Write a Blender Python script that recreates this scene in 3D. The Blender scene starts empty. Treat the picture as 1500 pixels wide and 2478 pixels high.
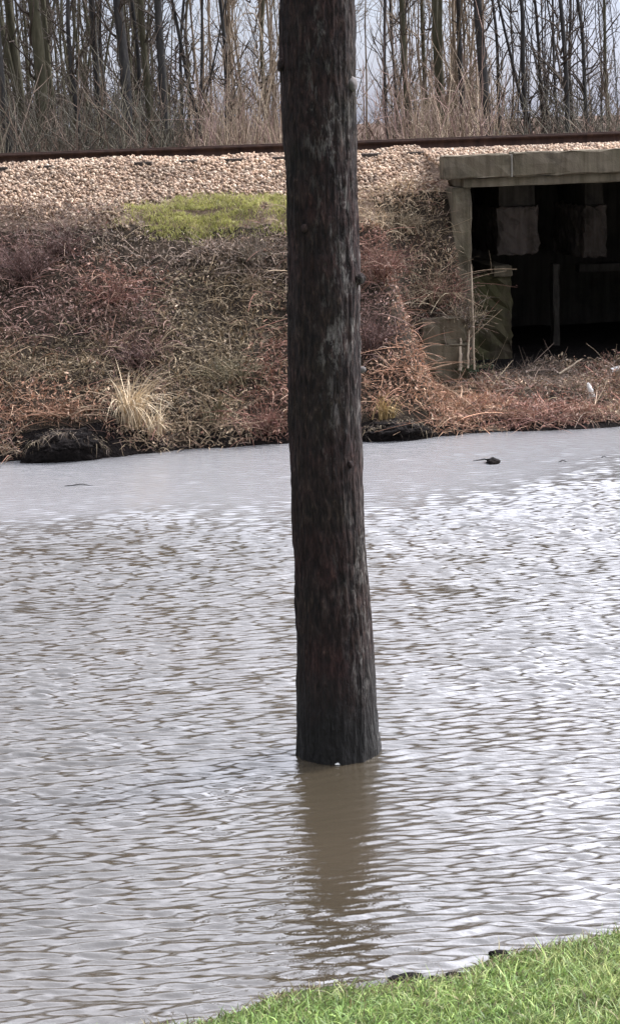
import bpy, bmesh, math, random
import numpy as np
from mathutils import Vector, Matrix

random.seed(7)
RNG = np.random.default_rng(11)
SC = bpy.context.scene
COL = SC.collection
R = math.radians

# ------------------------------------------------------------------ camera
IW, IH, F = 1500.0, 2478.0, 4700.0            # photograph size and focal length in its pixels
EYE = 3.7                                     # eye height above the water
PITCH, ROLL = math.atan((IH/2-290)/F), R(1.95)
_f = np.array([0, math.cos(PITCH), -math.sin(PITCH)])
_r0 = np.array([1.0, 0, 0]); _u0 = np.array([0, math.sin(PITCH), math.cos(PITCH)])
CU = _u0*math.cos(ROLL)+_r0*math.sin(ROLL)
CR = _r0*math.cos(ROLL)-_u0*math.sin(ROLL)
CAM = np.array([0, 0, EYE])
cam = bpy.data.cameras.new("camera"); camo = bpy.data.objects.new("camera", cam); COL.objects.link(camo)
m = Matrix.Identity(4)
for i in range(3):
    m[i][0], m[i][1], m[i][2], m[i][3] = CR[i], CU[i], -_f[i], CAM[i]
camo.matrix_world = m
cam.sensor_fit = 'VERTICAL'; cam.sensor_height = 36; cam.lens = F/IH*36
cam.clip_start = .1; cam.clip_end = 3000
SC.camera = camo

# ------------------------------------------------------------------ light
SUN_EL, SUN_AZ = R(42), R(62)                 # azimuth from +Y towards +X: hazy sun ahead to the right
w = bpy.data.worlds.new("World"); SC.world = w; w.use_nodes = True
nt = w.node_tree; nt.nodes.clear()
wo = nt.nodes.new('ShaderNodeOutputWorld'); bg = nt.nodes.new('ShaderNodeBackground')
sky = nt.nodes.new('ShaderNodeTexSky'); sky.sky_type = 'NISHITA'; sky.sun_disc = False
sky.sun_elevation = SUN_EL; sky.sun_rotation = SUN_AZ; sky.dust_density = 1.2; sky.air_density = 1.0
tc = nt.nodes.new('ShaderNodeTexCoord'); mp = nt.nodes.new('ShaderNodeMapping'); mp.inputs['Scale'].default_value = (1, 1, 2.6)
nz = nt.nodes.new('ShaderNodeTexNoise'); nz.inputs['Scale'].default_value = 2.2; nz.inputs['Detail'].default_value = 6
cr = nt.nodes.new('ShaderNodeValToRGB'); cr.color_ramp.elements[0].position = .30; cr.color_ramp.elements[1].position = .6
cr.color_ramp.elements[0].color = (.70, .70, .70, 1); cr.color_ramp.elements[1].color = (1, 1, 1, 1)
bw = nt.nodes.new('ShaderNodeRGBToBW'); vm = nt.nodes.new('ShaderNodeVectorMath'); vm.operation = 'SCALE'
vm.inputs[0].default_value = (1.0, 1.02, 1.15)
mx = nt.nodes.new('ShaderNodeMix'); mx.data_type = 'RGBA'
L = nt.links.new
L(tc.outputs['Generated'], mp.inputs['Vector']); L(mp.outputs[0], nz.inputs['Vector']); L(nz.outputs['Fac'], cr.inputs[0])
sxz = nt.nodes.new('ShaderNodeSeparateXYZ'); L(tc.outputs['Generated'], sxz.inputs[0])     # overcast sky: brighter towards the zenith
gz = nt.nodes.new('ShaderNodeValToRGB'); gz.color_ramp.interpolation = 'EASE'
while len(gz.color_ramp.elements) < 5: gz.color_ramp.elements.new(.5)
for el, (p_, v_) in zip(gz.color_ramp.elements, ((0, .115), (.05, .10), (.14, .056), (.27, .075), (.78, 1))): el.position = p_; el.color = (v_, v_, v_, 1)
L(sxz.outputs[2], gz.inputs[0]); gm = nt.nodes.new('ShaderNodeMath'); gm.operation = 'MULTIPLY'
L(sky.outputs[0], bw.inputs[0]); 
vd = nt.nodes.new('ShaderNodeVectorMath'); vd.operation = 'DOT_PRODUCT'; L(tc.outputs['Generated'], vd.inputs[0])
vd.inputs[1].default_value = (math.cos(SUN_EL)*math.sin(SUN_AZ), math.cos(SUN_EL)*math.cos(SUN_AZ), math.sin(SUN_EL))
au = nt.nodes.new('ShaderNodeMapRange'); au.interpolation_type = 'SMOOTHSTEP'; au.inputs[1].default_value = .35; au.inputs[2].default_value = 1; au.inputs[3].default_value = 1; au.inputs[4].default_value = 1.5   # bright veil of thin cloud round the sun
L(vd.outputs['Value'], au.inputs[0]); gg = nt.nodes.new('ShaderNodeMath'); gg.operation = 'MULTIPLY'; g5 = nt.nodes.new('ShaderNodeMath'); g5.operation = 'MULTIPLY'; g5.inputs[1].default_value = 5.0; L(gz.outputs[0], g5.inputs[0]); L(g5.outputs[0], gg.inputs[0]); L(au.outputs[0], gg.inputs[1])
L(bw.outputs[0], gm.inputs[0]); L(gg.outputs[0], gm.inputs[1]); L(gm.outputs[0], vm.inputs['Scale'])
tm = nt.nodes.new('ShaderNodeMix'); tm.data_type = 'RGBA'; tm.inputs[6].default_value = (.90, .99, 1.34, 1); tm.inputs[7].default_value = (.99, 1.02, 1.16, 1)
tg = nt.nodes.new('ShaderNodeMapRange'); tg.inputs[1].default_value = .02; tg.inputs[2].default_value = .28; L(sxz.outputs[2], tg.inputs[0]); L(tg.outputs[0], tm.inputs[0]); L(tm.outputs[2], vm.inputs[0])
L(cr.outputs[0], mx.inputs[0]); L(sky.outputs[0], mx.inputs[6]); L(vm.outputs[0], mx.inputs[7])
L(mx.outputs[2], bg.inputs[0]); bg.inputs[1].default_value = .15; L(bg.outputs[0], wo.inputs[0])
sl = bpy.data.lights.new("sun", 'SUN'); sl.energy = 2.4; sl.angle = R(10); sl.color = (1, .93, .84)
so = bpy.data.objects.new("sun", sl); COL.objects.link(so)
sd = Vector((math.cos(SUN_EL)*math.sin(SUN_AZ), math.cos(SUN_EL)*math.cos(SUN_AZ), math.sin(SUN_EL)))
so.rotation_euler = (-sd).to_track_quat('-Z', 'Y').to_euler(); so.location = (10, 5, 20)
SC.view_settings.view_transform = 'Standard'; SC.view_settings.look = 'None'
SC.view_settings.exposure = 0.65; SC.view_settings.gamma = 1

# ------------------------------------------------------------------ frames of reference
BA = R(8.6)                                   # the far bank, track and bridge run a little away to the right
BO = np.array([0, 22.3, 0.0])                 # bank origin: on the far waterline; u along, v away from the water
UD = np.array([math.cos(BA), math.sin(BA), 0]); VD = np.array([-math.sin(BA), math.cos(BA), 0])
def ray(px, py): return _f+(px-IW/2)/F*CR-(py-IH/2)/F*CU
def on_z(px, py, z=0.0):
    d = ray(px, py); return CAM+d*((z-EYE)/d[2])
def at_v(px, py, v):                          # pixel -> (u, z) on the upright plane v = const of the bank frame
    d = ray(px, py); t = (v-(CAM-BO) @ VD)/(d @ VD); p = CAM+d*t-BO
    return p @ UD, p[2]
def to_uv(p): p = np.asarray(p)-BO; return p @ UD, p @ VD
def to_world(u, v, z): return BO+UD*u+VD*v+np.array([0, 0, z])

def hsh(ix, iy, s):
    n = (ix.astype(np.int64)*374761393+iy.astype(np.int64)*668265263+s*974711+12345) & 0xffffffff
    n = ((n ^ (n >> 13))*1274126177) & 0xffffffff
    return ((n ^ (n >> 16)) & 0xffff)/65535.0
def vn(x, y, s=0):
    x = np.asarray(x, float); y = np.asarray(y, float)
    ix, iy = np.floor(x), np.floor(y); fx, fy = x-ix, y-iy
    fx = fx*fx*(3-2*fx); fy = fy*fy*(3-2*fy)
    a, b = hsh(ix, iy, s), hsh(ix+1, iy, s); c, d = hsh(ix, iy+1, s), hsh(ix+1, iy+1, s)
    return (a*(1-fx)+b*fx)*(1-fy)+(c*(1-fx)+d*fx)*fy
def fbm(x, y, s=0, o=4):
    t = 0; a = .5
    for i in range(o): t = t+a*vn(x*2**i, y*2**i, s+i*17); a *= .5
    return t/(1-.5**o)
def sstep(x, a, b): t = np.clip((x-a)/(b-a), 0, 1); return t*t*(3-2*t)

# ------------------------------------------------------------------ mesh helpers
def np_mesh(name, V, Fc, cols=None, smooth=False):
    V = np.ascontiguousarray(V, np.float32); Fc = np.ascontiguousarray(Fc, np.int32)
    k = Fc.shape[1]; me = bpy.data.meshes.new(name)
    me.vertices.add(len(V)); me.vertices.foreach_set('co', V.ravel())
    me.loops.add(Fc.size); me.loops.foreach_set('vertex_index', Fc.ravel())
    me.polygons.add(len(Fc)); me.polygons.foreach_set('loop_start', np.arange(0, Fc.size, k, dtype=np.int32))
    if smooth: me.polygons.foreach_set('use_smooth', np.ones(len(Fc), bool))
    if cols is not None:
        a = me.color_attributes.new('col', 'FLOAT_COLOR', 'POINT')
        c = np.ones((len(V), 4), np.float32); c[:, :3] = cols; a.data.foreach_set('color', c.ravel())
    me.update(calc_edges=True); me.validate(); return me
def link(name, me, mat=None, parent=None):
    o = bpy.data.objects.new(name, me); COL.objects.link(o)
    if mat is not None and not me.materials: me.materials.append(mat)
    if parent is not None: o.parent = parent
    return o
def tag(o, label=None, cat=None, group=None, kind=None):
    for k, v in (('label', label), ('category', cat), ('group', group), ('kind', kind)):
        if v: o[k] = v
    return o
def empty(name, loc, rz=0.0):
    o = bpy.data.objects.new(name, None); COL.objects.link(o); o.location = loc; o.rotation_euler = (0, 0, rz)
    o.empty_display_size = .1; return o
def bank_frame(o): o.location = BO; o.rotation_euler = (0, 0, BA); return o

def grid_faces(n, k):                          # n rows of k
    i = np.arange((n-1)*(k-1)); r, c = i//(k-1), i % (k-1); a = r*k+c
    return np.stack([a, a+1, a+k+1, a+k], 1)
def stems(P, D, B, Ln, Rd, K=4, S=3, tip=.35):
    """many curved tapering stems: path = P + D L t + B L t^2"""
    N = len(P); t = np.linspace(0, 1, K+1)
    path = P[:, None]+D[:, None]*(Ln[:, None]*t)[..., None]+B[:, None]*(Ln[:, None]*t*t)[..., None]
    tan = D+B; q = np.cross(tan, RNG.normal(size=(N, 3))); q /= np.linalg.norm(q, axis=1)[:, None]+1e-9
    tn = tan/(np.linalg.norm(tan, axis=1)[:, None]+1e-9); b = np.cross(tn, q)
    ang = np.arange(S)*2*math.pi/S
    ring = q[:, None]*np.cos(ang)[None, :, None]+b[:, None]*np.sin(ang)[None, :, None]
    rad = Rd[:, None]*(1-(1-tip)*t)
    V = path[:, :, None]+ring[:, None]*rad[:, :, None, None]
    base = np.arange(N)[:, None, None]*((K+1)*S); j = np.arange(K)[None, :, None]*S; s = np.arange(S)[None, None]; s2 = (s+1) % S
    Fc = np.stack(np.broadcast_arrays(base+j+s, base+j+s2, base+j+S+s2, base+j+S+s), -1).reshape(-1, 4)
    return V.reshape(-1, 3), Fc, (K+1)*S
def blades(P, D, B, Ln, Wd, K=3):
    N = len(P); t = np.linspace(0, 1, K+1)
    path = P[:, None]+D[:, None]*(Ln[:, None]*t)[..., None]+B[:, None]*(Ln[:, None]*t*t)[..., None]
    a = RNG.uniform(0, 2*math.pi, N); side = np.stack([np.cos(a), np.sin(a), RNG.normal(0, .15, N)], 1)
    wd = Wd[:, None]*(1-t**1.6*.93)*.5
    V = np.stack([path-side[:, None]*wd[..., None], path+side[:, None]*wd[..., None]], 2)
    base = np.arange(N)[:, None]*((K+1)*2); j = np.arange(K)[None]*2
    Fc = np.stack(np.broadcast_arrays(base+j, base+j+1, base+j+3, base+j+2), -1).reshape(-1, 4)
    return V.reshape(-1, 3), Fc, (K+1)*2
def leaves(P, Sz, flat=.5):
    N = len(P); n = RNG.normal(size=(N, 3))*(1-flat)+np.array([0, -.3, 1])*flat; n /= np.linalg.norm(n, axis=1)[:, None]
    t = np.cross(n, RNG.normal(size=(N, 3))); t /= np.linalg.norm(t, axis=1)[:, None]; b = np.cross(n, t)
    s = Sz[:, None]; wd = RNG.uniform(.45, .8, N)[:, None]
    V = np.stack([P-t*s, P+b*s*wd*.5+n*s*.18, P+t*s, P-b*s*wd*.5+n*s*.18], 1).reshape(-1, 3)
    i = np.arange(N)*4
    return V, np.concatenate([np.stack([i, i+1, i+2], 1), np.stack([i, i+2, i+3], 1)]), 4
def tube(path, rad, S=7, cap=True):
    path = np.asarray(path, float); n = len(path); V = []
    tan = np.gradient(path, axis=0); ref = np.array([.31, .92, .13])
    for i in range(n):
        t = tan[i]/(np.linalg.norm(tan[i])+1e-9); q = np.cross(t, ref); q /= np.linalg.norm(q)+1e-9; b = np.cross(t, q)
        for k in range(S):
            a = 2*math.pi*k/S; V.append(path[i]+(q*math.cos(a)+b*math.sin(a))*rad[i])
    Fc = [[i*S+k, i*S+(k+1) % S, (i+1)*S+(k+1) % S, (i+1)*S+k] for i in range(n-1) for k in range(S)]
    return np.array(V), np.array(Fc)
def merge(parts):
    Vs, Fs, o = [], [], 0
    for V, Fc in parts: Vs.append(V); Fs.append(Fc+o); o += len(V)
    return np.concatenate(Vs), np.concatenate(Fs)
def rough_box(x0, x1, y0, y1, z0, z1, bev=.015, chip=.006, seg=.18, seed=1):
    """a cast block with worn, slightly uneven edges"""
    bm = bmesh.new(); bmesh.ops.create_cube(bm, size=1)
    for v in bm.verts:
        v.co = Vector(((x0 if v.co.x < 0 else x1), (y0 if v.co.y < 0 else y1), (z0 if v.co.z < 0 else z1)))
    for ax in range(3):
        lo, hi = (x0, y0, z0)[ax], (x1, y1, z1)[ax]; n = min(int((hi-lo)/seg), 30)
        for i in range(1, n+1):
            co = [0, 0, 0]; co[ax] = lo+(hi-lo)*i/(n+1); no = [0, 0, 0]; no[ax] = 1
            bmesh.ops.bisect_plane(bm, geom=bm.verts[:]+bm.edges[:]+bm.faces[:], plane_co=co, plane_no=no)
    sharp = [e for e in bm.edges if len(e.link_faces) == 2 and e.calc_face_angle() > .5]
    bmesh.ops.bevel(bm, geom=sharp, offset=bev, segments=2, affect='EDGES', profile=.5)
    rr = random.Random(seed)
    for v in bm.verts: v.co += Vector((rr.gauss(0, chip), rr.gauss(0, chip), rr.gauss(0, chip)))
    me = bpy.data.meshes.new('block'); bm.to_mesh(me); bm.free(); return me

# ------------------------------------------------------------------ materials
def mat(name, rough=.85, spec=.3):
    M = bpy.data.materials.new(name); M.use_nodes = True; n = M.node_tree.nodes; b = n['Principled BSDF']
    b.inputs['Roughness'].default_value = rough; b.inputs['Specular IOR Level'].default_value = spec; return M, M.node_tree, b
def node(t, kind, **kw):
    n = t.nodes.new(kind)
    for k, v in kw.items():
        if k in n.inputs: n.inputs[k].default_value = v
        else: setattr(n, k, v)
    return n
def noise_ramp(t, vec, scale, stops, detail=6, rough=.6, dist=0.0):
    n = node(t, 'ShaderNodeTexNoise', Scale=scale, Detail=detail, Roughness=rough, Distortion=dist)
    if vec is not None: t.links.new(vec, n.inputs['Vector'])
    r = node(t, 'ShaderNodeValToRGB'); e = r.color_ramp.elements
    while len(e) < len(stops): e.new(.5)
    for el, (p, c) in zip(e, stops): el.position = p; el.color = (*c, 1) if len(c) == 3 else c
    t.links.new(n.outputs['Fac'], r.inputs[0]); return r.outputs[0], n.outputs['Fac']
def mapped(t, scale=(1, 1, 1), src='Object'):
    c = node(t, 'ShaderNodeTexCoord'); mpn = node(t, 'ShaderNodeMapping'); mpn.inputs['Scale'].default_value = scale
    t.links.new(c.outputs[src], mpn.inputs[0]); return mpn.outputs[0]
def bump(t, b, h, strength=.5, dist=.02):
    bn = node(t, 'ShaderNodeBump', Strength=strength, Distance=dist); t.links.new(h, bn.inputs['Height']); t.links.new(bn.outputs[0], b.inputs['Normal']); return bn
def mixc(t, fac, a, b, blend='MIX'):
    x = node(t, 'ShaderNodeMix', data_type='RGBA', blend_type=blend)
    for sock, v in ((x.inputs[0], fac), (x.inputs[6], a), (x.inputs[7], b)):
        if hasattr(v, 'links'): t.links.new(v, sock)
        else: sock.default_value = v if not isinstance(v, tuple) else (*v, 1)
    return x.outputs[2]

def col_mat(name, rough=.8, spec=.25, trans=0.0):         # colour comes with each stem, blade, leaf or stone
    M, t, b = mat(name, rough, spec)
    a = node(t, 'ShaderNodeVertexColor', layer_name='col')
    n, f = noise_ramp(t, mapped(t), 30, [(.3, (.72, .72, .72)), (.75, (1.2, 1.2, 1.2))])
    c = mixc(t, 1.0, a.outputs[0], n, 'MULTIPLY'); t.links.new(c, b.inputs['Base Color'])
    if trans:
        b.inputs['Subsurface Weight'].default_value = 0
        tr = node(t, 'ShaderNodeBsdfTranslucent'); t.links.new(c, tr.inputs[0]); ms = node(t, 'ShaderNodeMixShader', Fac=trans)
        t.links.new(b.outputs[0], ms.inputs[1]); t.links.new(tr.outputs[0], ms.inputs[2]); t.links.new(ms.outputs[0], t.nodes['Material Output'].inputs[0])
    return M
M_scrub = col_mat('dead_stems'); M_leaf = col_mat('leaf', .6, .35, .2); M_grass = col_mat('grass_blade', .5, .35, .25)
M_stone = col_mat('ballast_stone', .9, .2)

def soil_mat(name, stops, scale=3, bs=.8, bd=.04):
    M, t, b = mat(name, .95, .15); v = mapped(t)
    c, f = noise_ramp(t, v, scale, stops, 8, .7); c2, f2 = noise_ramp(t, v, 28, [(.35, (.6, .6, .6)), (.7, (1.3, 1.3, 1.3))])
    t.links.new(mixc(t, 1.0, c, c2, 'MULTIPLY'), b.inputs['Base Color']); bump(t, b, f2, bs, bd); return M
M_bank = soil_mat('bank_soil', [(.3, (.020, .016, .012)), (.55, (.048, .036, .026)), (.75, (.085, .060, .042))])  # dark tone also paints the shadow gaps between the scrub
M_bed = soil_mat('ballast_bed', [(.3, (.16, .115, .085)), (.7, (.30, .22, .165))], 9)
M_near = soil_mat('turf_soil', [(.3, (.05, .06, .02)), (.6, (.06, .09, .025)), (.8, (.10, .08, .04))])
M_floor = soil_mat('woodland_floor', [(.3, (.07, .045, .035)), (.7, (.15, .10, .07))], 1.5)
M_mud_shade = soil_mat('wet_mud_and_shade', [(.3, (.007, .0055, .005)), (.6, (.013, .010, .009)), (.8, (.034, .026, .021))], 7, 1, .05)

def concrete(name, base, dark, moss=.0):
    M, t, b = mat(name, .88, .25); v = mapped(t)
    c, f = noise_ramp(t, v, 2.2, [(.28, dark), (.5, base), (.8, tuple(x*1.25 for x in base))], 9, .68)
    vs = mapped(t, (9, 9, .7)); s, f2 = noise_ramp(t, vs, 1.0, [(.35, (.5, .48, .44)), (.62, (1.1, 1.1, 1.1))], 6, .6)
    c = mixc(t, .8, c, s, 'MULTIPLY')
    if moss:
        g, f3 = noise_ramp(t, v, 1.4, [(.42, (0, 0, 0)), (.62, (moss, moss, moss))], 6, .7); c = mixc(t, g, c, (.07, .075, .025))
    t.links.new(c, b.inputs['Base Color']); fine, ff = noise_ramp(t, v, 45, [(0, (0, 0, 0)), (1, (1, 1, 1))]); bump(t, b, ff, .5, .012); return M
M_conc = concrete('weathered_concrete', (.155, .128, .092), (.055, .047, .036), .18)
M_conc_pale = concrete('lit_end_concrete', (.36, .33, .29), (.20, .18, .155), .25)
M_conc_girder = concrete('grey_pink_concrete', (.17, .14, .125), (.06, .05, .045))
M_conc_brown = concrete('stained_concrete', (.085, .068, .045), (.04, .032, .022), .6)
M_conc_dark = concrete('shaded_concrete', (.085, .074, .064), (.032, .028, .026))  # dark tone paints the shade under the deck

# bark of the flooded tree
M_bark, t, b = mat('furrowed_bark', .8, .3)
v = mapped(t, (1, 1, .30)); v2 = mapped(t, (1, 1, .35)); v3 = mapped(t)
c, f = noise_ramp(t, v, 44, [(.34, (.004, .003, .003)), (.48, (.015, .010, .009)), (.6, (.033, .023, .020)), (.74, (.080, .060, .053))], 8, .65, .4)
hue, _ = noise_ramp(t, v3, 2.3, [(.3, (1.35, .86, .88)), (.5, (1.1, .98, .95)), (.7, (.80, .92, .74))], 3)
blot, _ = noise_ramp(t, mapped(t, (1, 1, .6)), 5.5, [(.35, (.62, .60, .58)), (.65, (1.4, 1.34, 1.28))], 6, .7)
c = mixc(t, 1.0, c, blot, 'MULTIPLY')
c = mixc(t, 1.0, c, hue, 'MULTIPLY')
lich, _ = noise_ramp(t, v2, 19, [(.52, (0, 0, 0)), (.63, (1, 1, 1))], 8, .75, .4)      # pale lichen flecks, weighted right to paint the lit flank
lm, _ = noise_ramp(t, mapped(t, (1.6, .5, .6)), 1.6, [(.44, (.0, .0, .0)), (.6, (1, 1, 1))], 3)
sx = node(t, 'ShaderNodeSeparateXYZ'); t.links.new(v3, sx.inputs[0])
lit_flank = node(t, 'ShaderNodeMapRange'); lit_flank.inputs[1].default_value = -.12; lit_flank.inputs[2].default_value = .08; t.links.new(sx.outputs[0], lit_flank.inputs[0])
k1 = node(t, 'ShaderNodeMath', operation='MULTIPLY'); t.links.new(lich, k1.inputs[0]); t.links.new(lm, k1.inputs[1])
k2 = node(t, 'ShaderNodeMath', operation='MULTIPLY'); t.links.new(k1.outputs[0], k2.inputs[0]); t.links.new(lit_flank.outputs[0], k2.inputs[1])
c = mixc(t, k2.outputs[0], c, (.23, .21, .19))
wet = node(t, 'ShaderNodeMapRange'); wet.inputs[1].default_value = .70; wet.inputs[2].default_value = .22
wj, wf = noise_ramp(t, mapped(t, (1, 1, .4)), 6, [(0, (0, 0, 0)), (1, (1, 1, 1))], 4)
wm = node(t, 'ShaderNodeMath', operation='MULTIPLY_ADD'); wm.inputs[1].default_value = .5; t.links.new(wf, wm.inputs[0]); t.links.new(sx.outputs[2], wm.inputs[2])
ws = node(t, 'ShaderNodeMath', operation='SUBTRACT'); ws.inputs[1].default_value = .25; t.links.new(wm.outputs[0], ws.inputs[0]); t.links.new(ws.outputs[0], wet.inputs[0])
c = mixc(t, wet.outputs[0], c, (.0095, .0085, .0075))                                  # soaked band above the water
t.links.new(c, b.inputs['Base Color'])
rr = node(t, 'ShaderNodeMapRange'); rr.inputs[3].default_value = .82; rr.inputs[4].default_value = .58; t.links.new(wet.outputs[0], rr.inputs[0]); t.links.new(rr.outputs[0], b.inputs['Roughness'])
bump(t, b, f, 1.0, .03)

def wood(name, stops, scale=14):
    M, t, b = mat(name, .85, .2); v = mapped(t, (1, 1, .2)); c, f = noise_ramp(t, v, scale, stops, 6, .6)
    t.links.new(c, b.inputs['Base Color']); bump(t, b, f, .5, .01); return M
M_tr_dark = wood('dark_grey_bark', [(.3, (.025, .024, .024)), (.6, (.055, .052, .048)), (.8, (.11, .10, .09))])
M_tr_olive = wood('mossy_grey_bark', [(.3, (.045, .042, .026)), (.6, (.095, .087, .055)), (.8, (.17, .15, .105))])
M_tr_tan = wood('tan_bark', [(.3, (.15, .115, .08)), (.6, (.27, .21, .15)), (.8, (.40, .33, .24))])
M_twig = wood('dark_twigs', [(.3, (.05, .04, .033)), (.7, (.12, .095, .075))])
M_stake = wood('bleached_wood', [(.3, (.22, .17, .12)), (.7, (.48, .40, .30))])
M_rail = wood('rusty_rail_steel', [(.3, (.022, .013, .011)), (.6, (.05, .028, .021)), (.8, (.085, .05, .036))], 9)
M_sleeper = wood('old_sleeper_timber', [(.3, (.03, .024, .02)), (.7, (.075, .06, .05))])
M_white, t, b = mat('white_plastic', .45, .4)
c, f = noise_ramp(t, mapped(t), 20, [(.3, (.62, .61, .58)), (.7, (.84, .83, .80))]); t.links.new(c, b.inputs['Base Color'])

# silty flood water
M_water, t, b = mat('silty_water', .06, .5)
b.inputs['IOR'].default_value = 2.3
v = mapped(t); c, f = noise_ramp(t, v, .5, [(.3, (.042, .034, .022)), (.7, (.058, .046, .031))], 4)
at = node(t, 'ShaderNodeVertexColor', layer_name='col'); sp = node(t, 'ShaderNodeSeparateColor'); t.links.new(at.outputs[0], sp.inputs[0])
t.links.new(mixc(t, sp.outputs[0], (.22, .218, .22), c), b.inputs['Base Color'])      # calm water painted paler to stand in for reflected sky
ro = node(t, 'ShaderNodeMapRange'); ro.inputs[3].default_value = .19; ro.inputs[4].default_value = .02
t.links.new(sp.outputs[0], ro.inputs[0]); t.links.new(ro.outputs[0], b.inputs['Roughness'])
vb = mapped(t, (1, 2.6, 1)); _, fb = noise_ramp(t, vb, 16, [(0, (0, 0, 0)), (1, (1, 1, 1))], 4, .55); bump(t, b, fb, .15, .02)

# ------------------------------------------------------------------ river
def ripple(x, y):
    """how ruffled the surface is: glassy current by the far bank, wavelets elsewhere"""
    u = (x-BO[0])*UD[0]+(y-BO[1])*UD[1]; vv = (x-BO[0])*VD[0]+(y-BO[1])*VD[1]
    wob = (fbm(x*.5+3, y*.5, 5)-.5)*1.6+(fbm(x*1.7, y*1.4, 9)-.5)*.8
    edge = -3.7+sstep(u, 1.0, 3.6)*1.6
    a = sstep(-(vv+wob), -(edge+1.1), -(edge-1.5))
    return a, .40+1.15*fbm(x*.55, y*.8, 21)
def waves(x, y, amp):
    rg = np.random.default_rng(5); h = np.zeros_like(x)
    n = 110; lam = np.exp(rg.uniform(math.log(.038), math.log(.13), n))
    th = R(90+4)+rg.normal(0, R(11), n)
    for i in range(n):
        k = 2*math.pi/lam[i]; s = .049*(lam[i]/.075)**.15
        h += s/k*np.cos(k*(x*math.cos(th[i])+y*math.sin(th[i]))+rg.uniform(0, 6.28))
    return h*amp
rows = 2100; colsn = 640
tt = np.linspace(0, 1, rows); yy = 6.2+(24.4-6.2)*(tt*.72+.28*tt**2)
s = np.linspace(-1, 1, colsn)
Y = np.repeat(yy[:, None], colsn, 1); X = s[None]*(0.21*Y+1.3)+.02*Y
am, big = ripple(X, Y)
_t = on_z(817, 1818); lee = 1-.66*np.exp(-((X-_t[0]-.02*(_t[1]-Y))/.30)**4)*sstep(Y, _t[1]-3.7, _t[1]-1.6)*(Y < _t[1]+.2)     # water sheltered by the trunk
u_ = (X-BO[0])*UD[0]+(Y-BO[1])*UD[1]; v_ = (X-BO[0])*VD[0]+(Y-BO[1])*VD[1]
big = big+.55*np.exp(-((v_+5.2)/1.3)**2)*sstep(u_, -.5, 1.5)
H = waves(X, Y, (.20+.80*am)*lee*big*(.75+.5*fbm(X*2.3+9, Y*2.0, 33)))
V = np.stack([X, Y, H], -1).reshape(-1, 3)
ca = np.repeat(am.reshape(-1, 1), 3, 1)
Fg = grid_faces(rows, colsn)
# the rest of the river, out of the picture
ring = []
xs = np.linspace(-90, 90, 61); ys = np.linspace(-6, 60, 23); XX, YY = np.meshgrid(xs, ys)
V2 = np.stack([XX, YY, np.full_like(XX, -.045)], -1).reshape(-1, 3)
F2 = grid_faces(23, 61)+len(V)
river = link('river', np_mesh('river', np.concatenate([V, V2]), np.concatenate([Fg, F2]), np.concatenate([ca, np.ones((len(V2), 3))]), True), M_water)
tag(river, kind='structure')

# ------------------------------------------------------------------ far bank terrain
UB = at_v(1140, 600, 3.0)[0]                    # left side of the bridge opening
def zb(u, v):
    u = np.asarray(u, float); v = np.asarray(v, float)
    lip = (fbm(u*.9, u*0+3, 31)-.5)*.5
    ve = v+lip*np.clip(1-v/2, 0, 1)
    zs = np.interp(ve, [-4, -.25, 0, .22, 1.5, 3.0, 4.2, 4.6, 8.4, 9.2, 10.8, 70], [-1.6, -.3, .0, .24, 1.26, 2.58, 3.17, 3.24, 3.24, 2.7, 2.2, 1.2])
    zf = np.interp(ve, [-4, -.25, 0, .25, 3.0, 9.5, 10.8, 70], [-1.6, -.3, .0, .10, .36, .36, 2.1, 1.2])
    zk = np.interp(ve, [-4, -.25, 0, .25, 2.2, 2.34, 3.0, 3.3, 4.2, 4.6, 8.4], [-1.6, -.3, .0, .10, .30, .98, 2.3, 2.72, 3.17, 3.24, 3.24])
    zs = zs+(zk-zs)*sstep(u, UB-1.35, UB-.75)*(ve < 8)
    wl = sstep(u, UB-.26, UB-.1); wl = np.where(v > 3.02, (u > UB-.15)*1.0, wl)
    wr = sstep(u, 7.0, 7.9); wr = np.where(v > 3.02, (u > 7.2)*1.0, wr)
    k = wl*(1-wr)
    z = zs*(1-k)+zf*k
    rough = np.clip(v/.5, 0, 1)*np.where(v > 3.1, .25, 1.0)
    return z+((fbm(u*1.3, v*1.3, 41)-.5)*.30+(fbm(u*5, v*5, 43)-.5)*.12)*rough
def hit(px, py, lift=0.0):
    d = ray(px, py); tq = np.linspace(12, 45, 3000); p = CAM+d[None]*tq[:, None]-BO
    u, v, z = p @ UD, p @ VD, p[:, 2]; g = np.maximum(zb(u, v), 0)
    i = int(np.argmax(z < g)); return u[i], v[i], g[i]+lift
us = np.arange(-16, 16, .09); vs_ = np.arange(-2.5, 11.0, .09)
U, Vv = np.meshgrid(us, vs_); Z = zb(U, Vv)
me = np_mesh('far_bank', np.stack([U, Vv, Z], -1).reshape(-1, 3), grid_faces(len(vs_), len(us)), None, True)
me.materials.append(M_bank); me.materials.append(M_bed); me.materials.append(M_mud_shade)
Zc = Vv[:-1, :-1].ravel(); Uc = U[:-1, :-1].ravel(); me.polygons.foreach_set('material_index', np.where(((Uc > UB) & (Zc > 3.0)) | (Zc < .16+.1*vn(Uc*2, Zc*2, 3)), 2, ((Zc > 2.75+np.where(Uc > UB-1.3, .55, 0)) & (Zc < 8.8)).astype(np.int32)).astype(np.int32))  # floor under the deck painted mud-dark to carry its shade
tag(bank_frame(link('far_bank', me)), kind='structure')
us = np.linspace(-260, 260, 90); vs_ = np.concatenate([np.linspace(10.7, 60, 50), np.linspace(66, 700, 20)])
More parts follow.
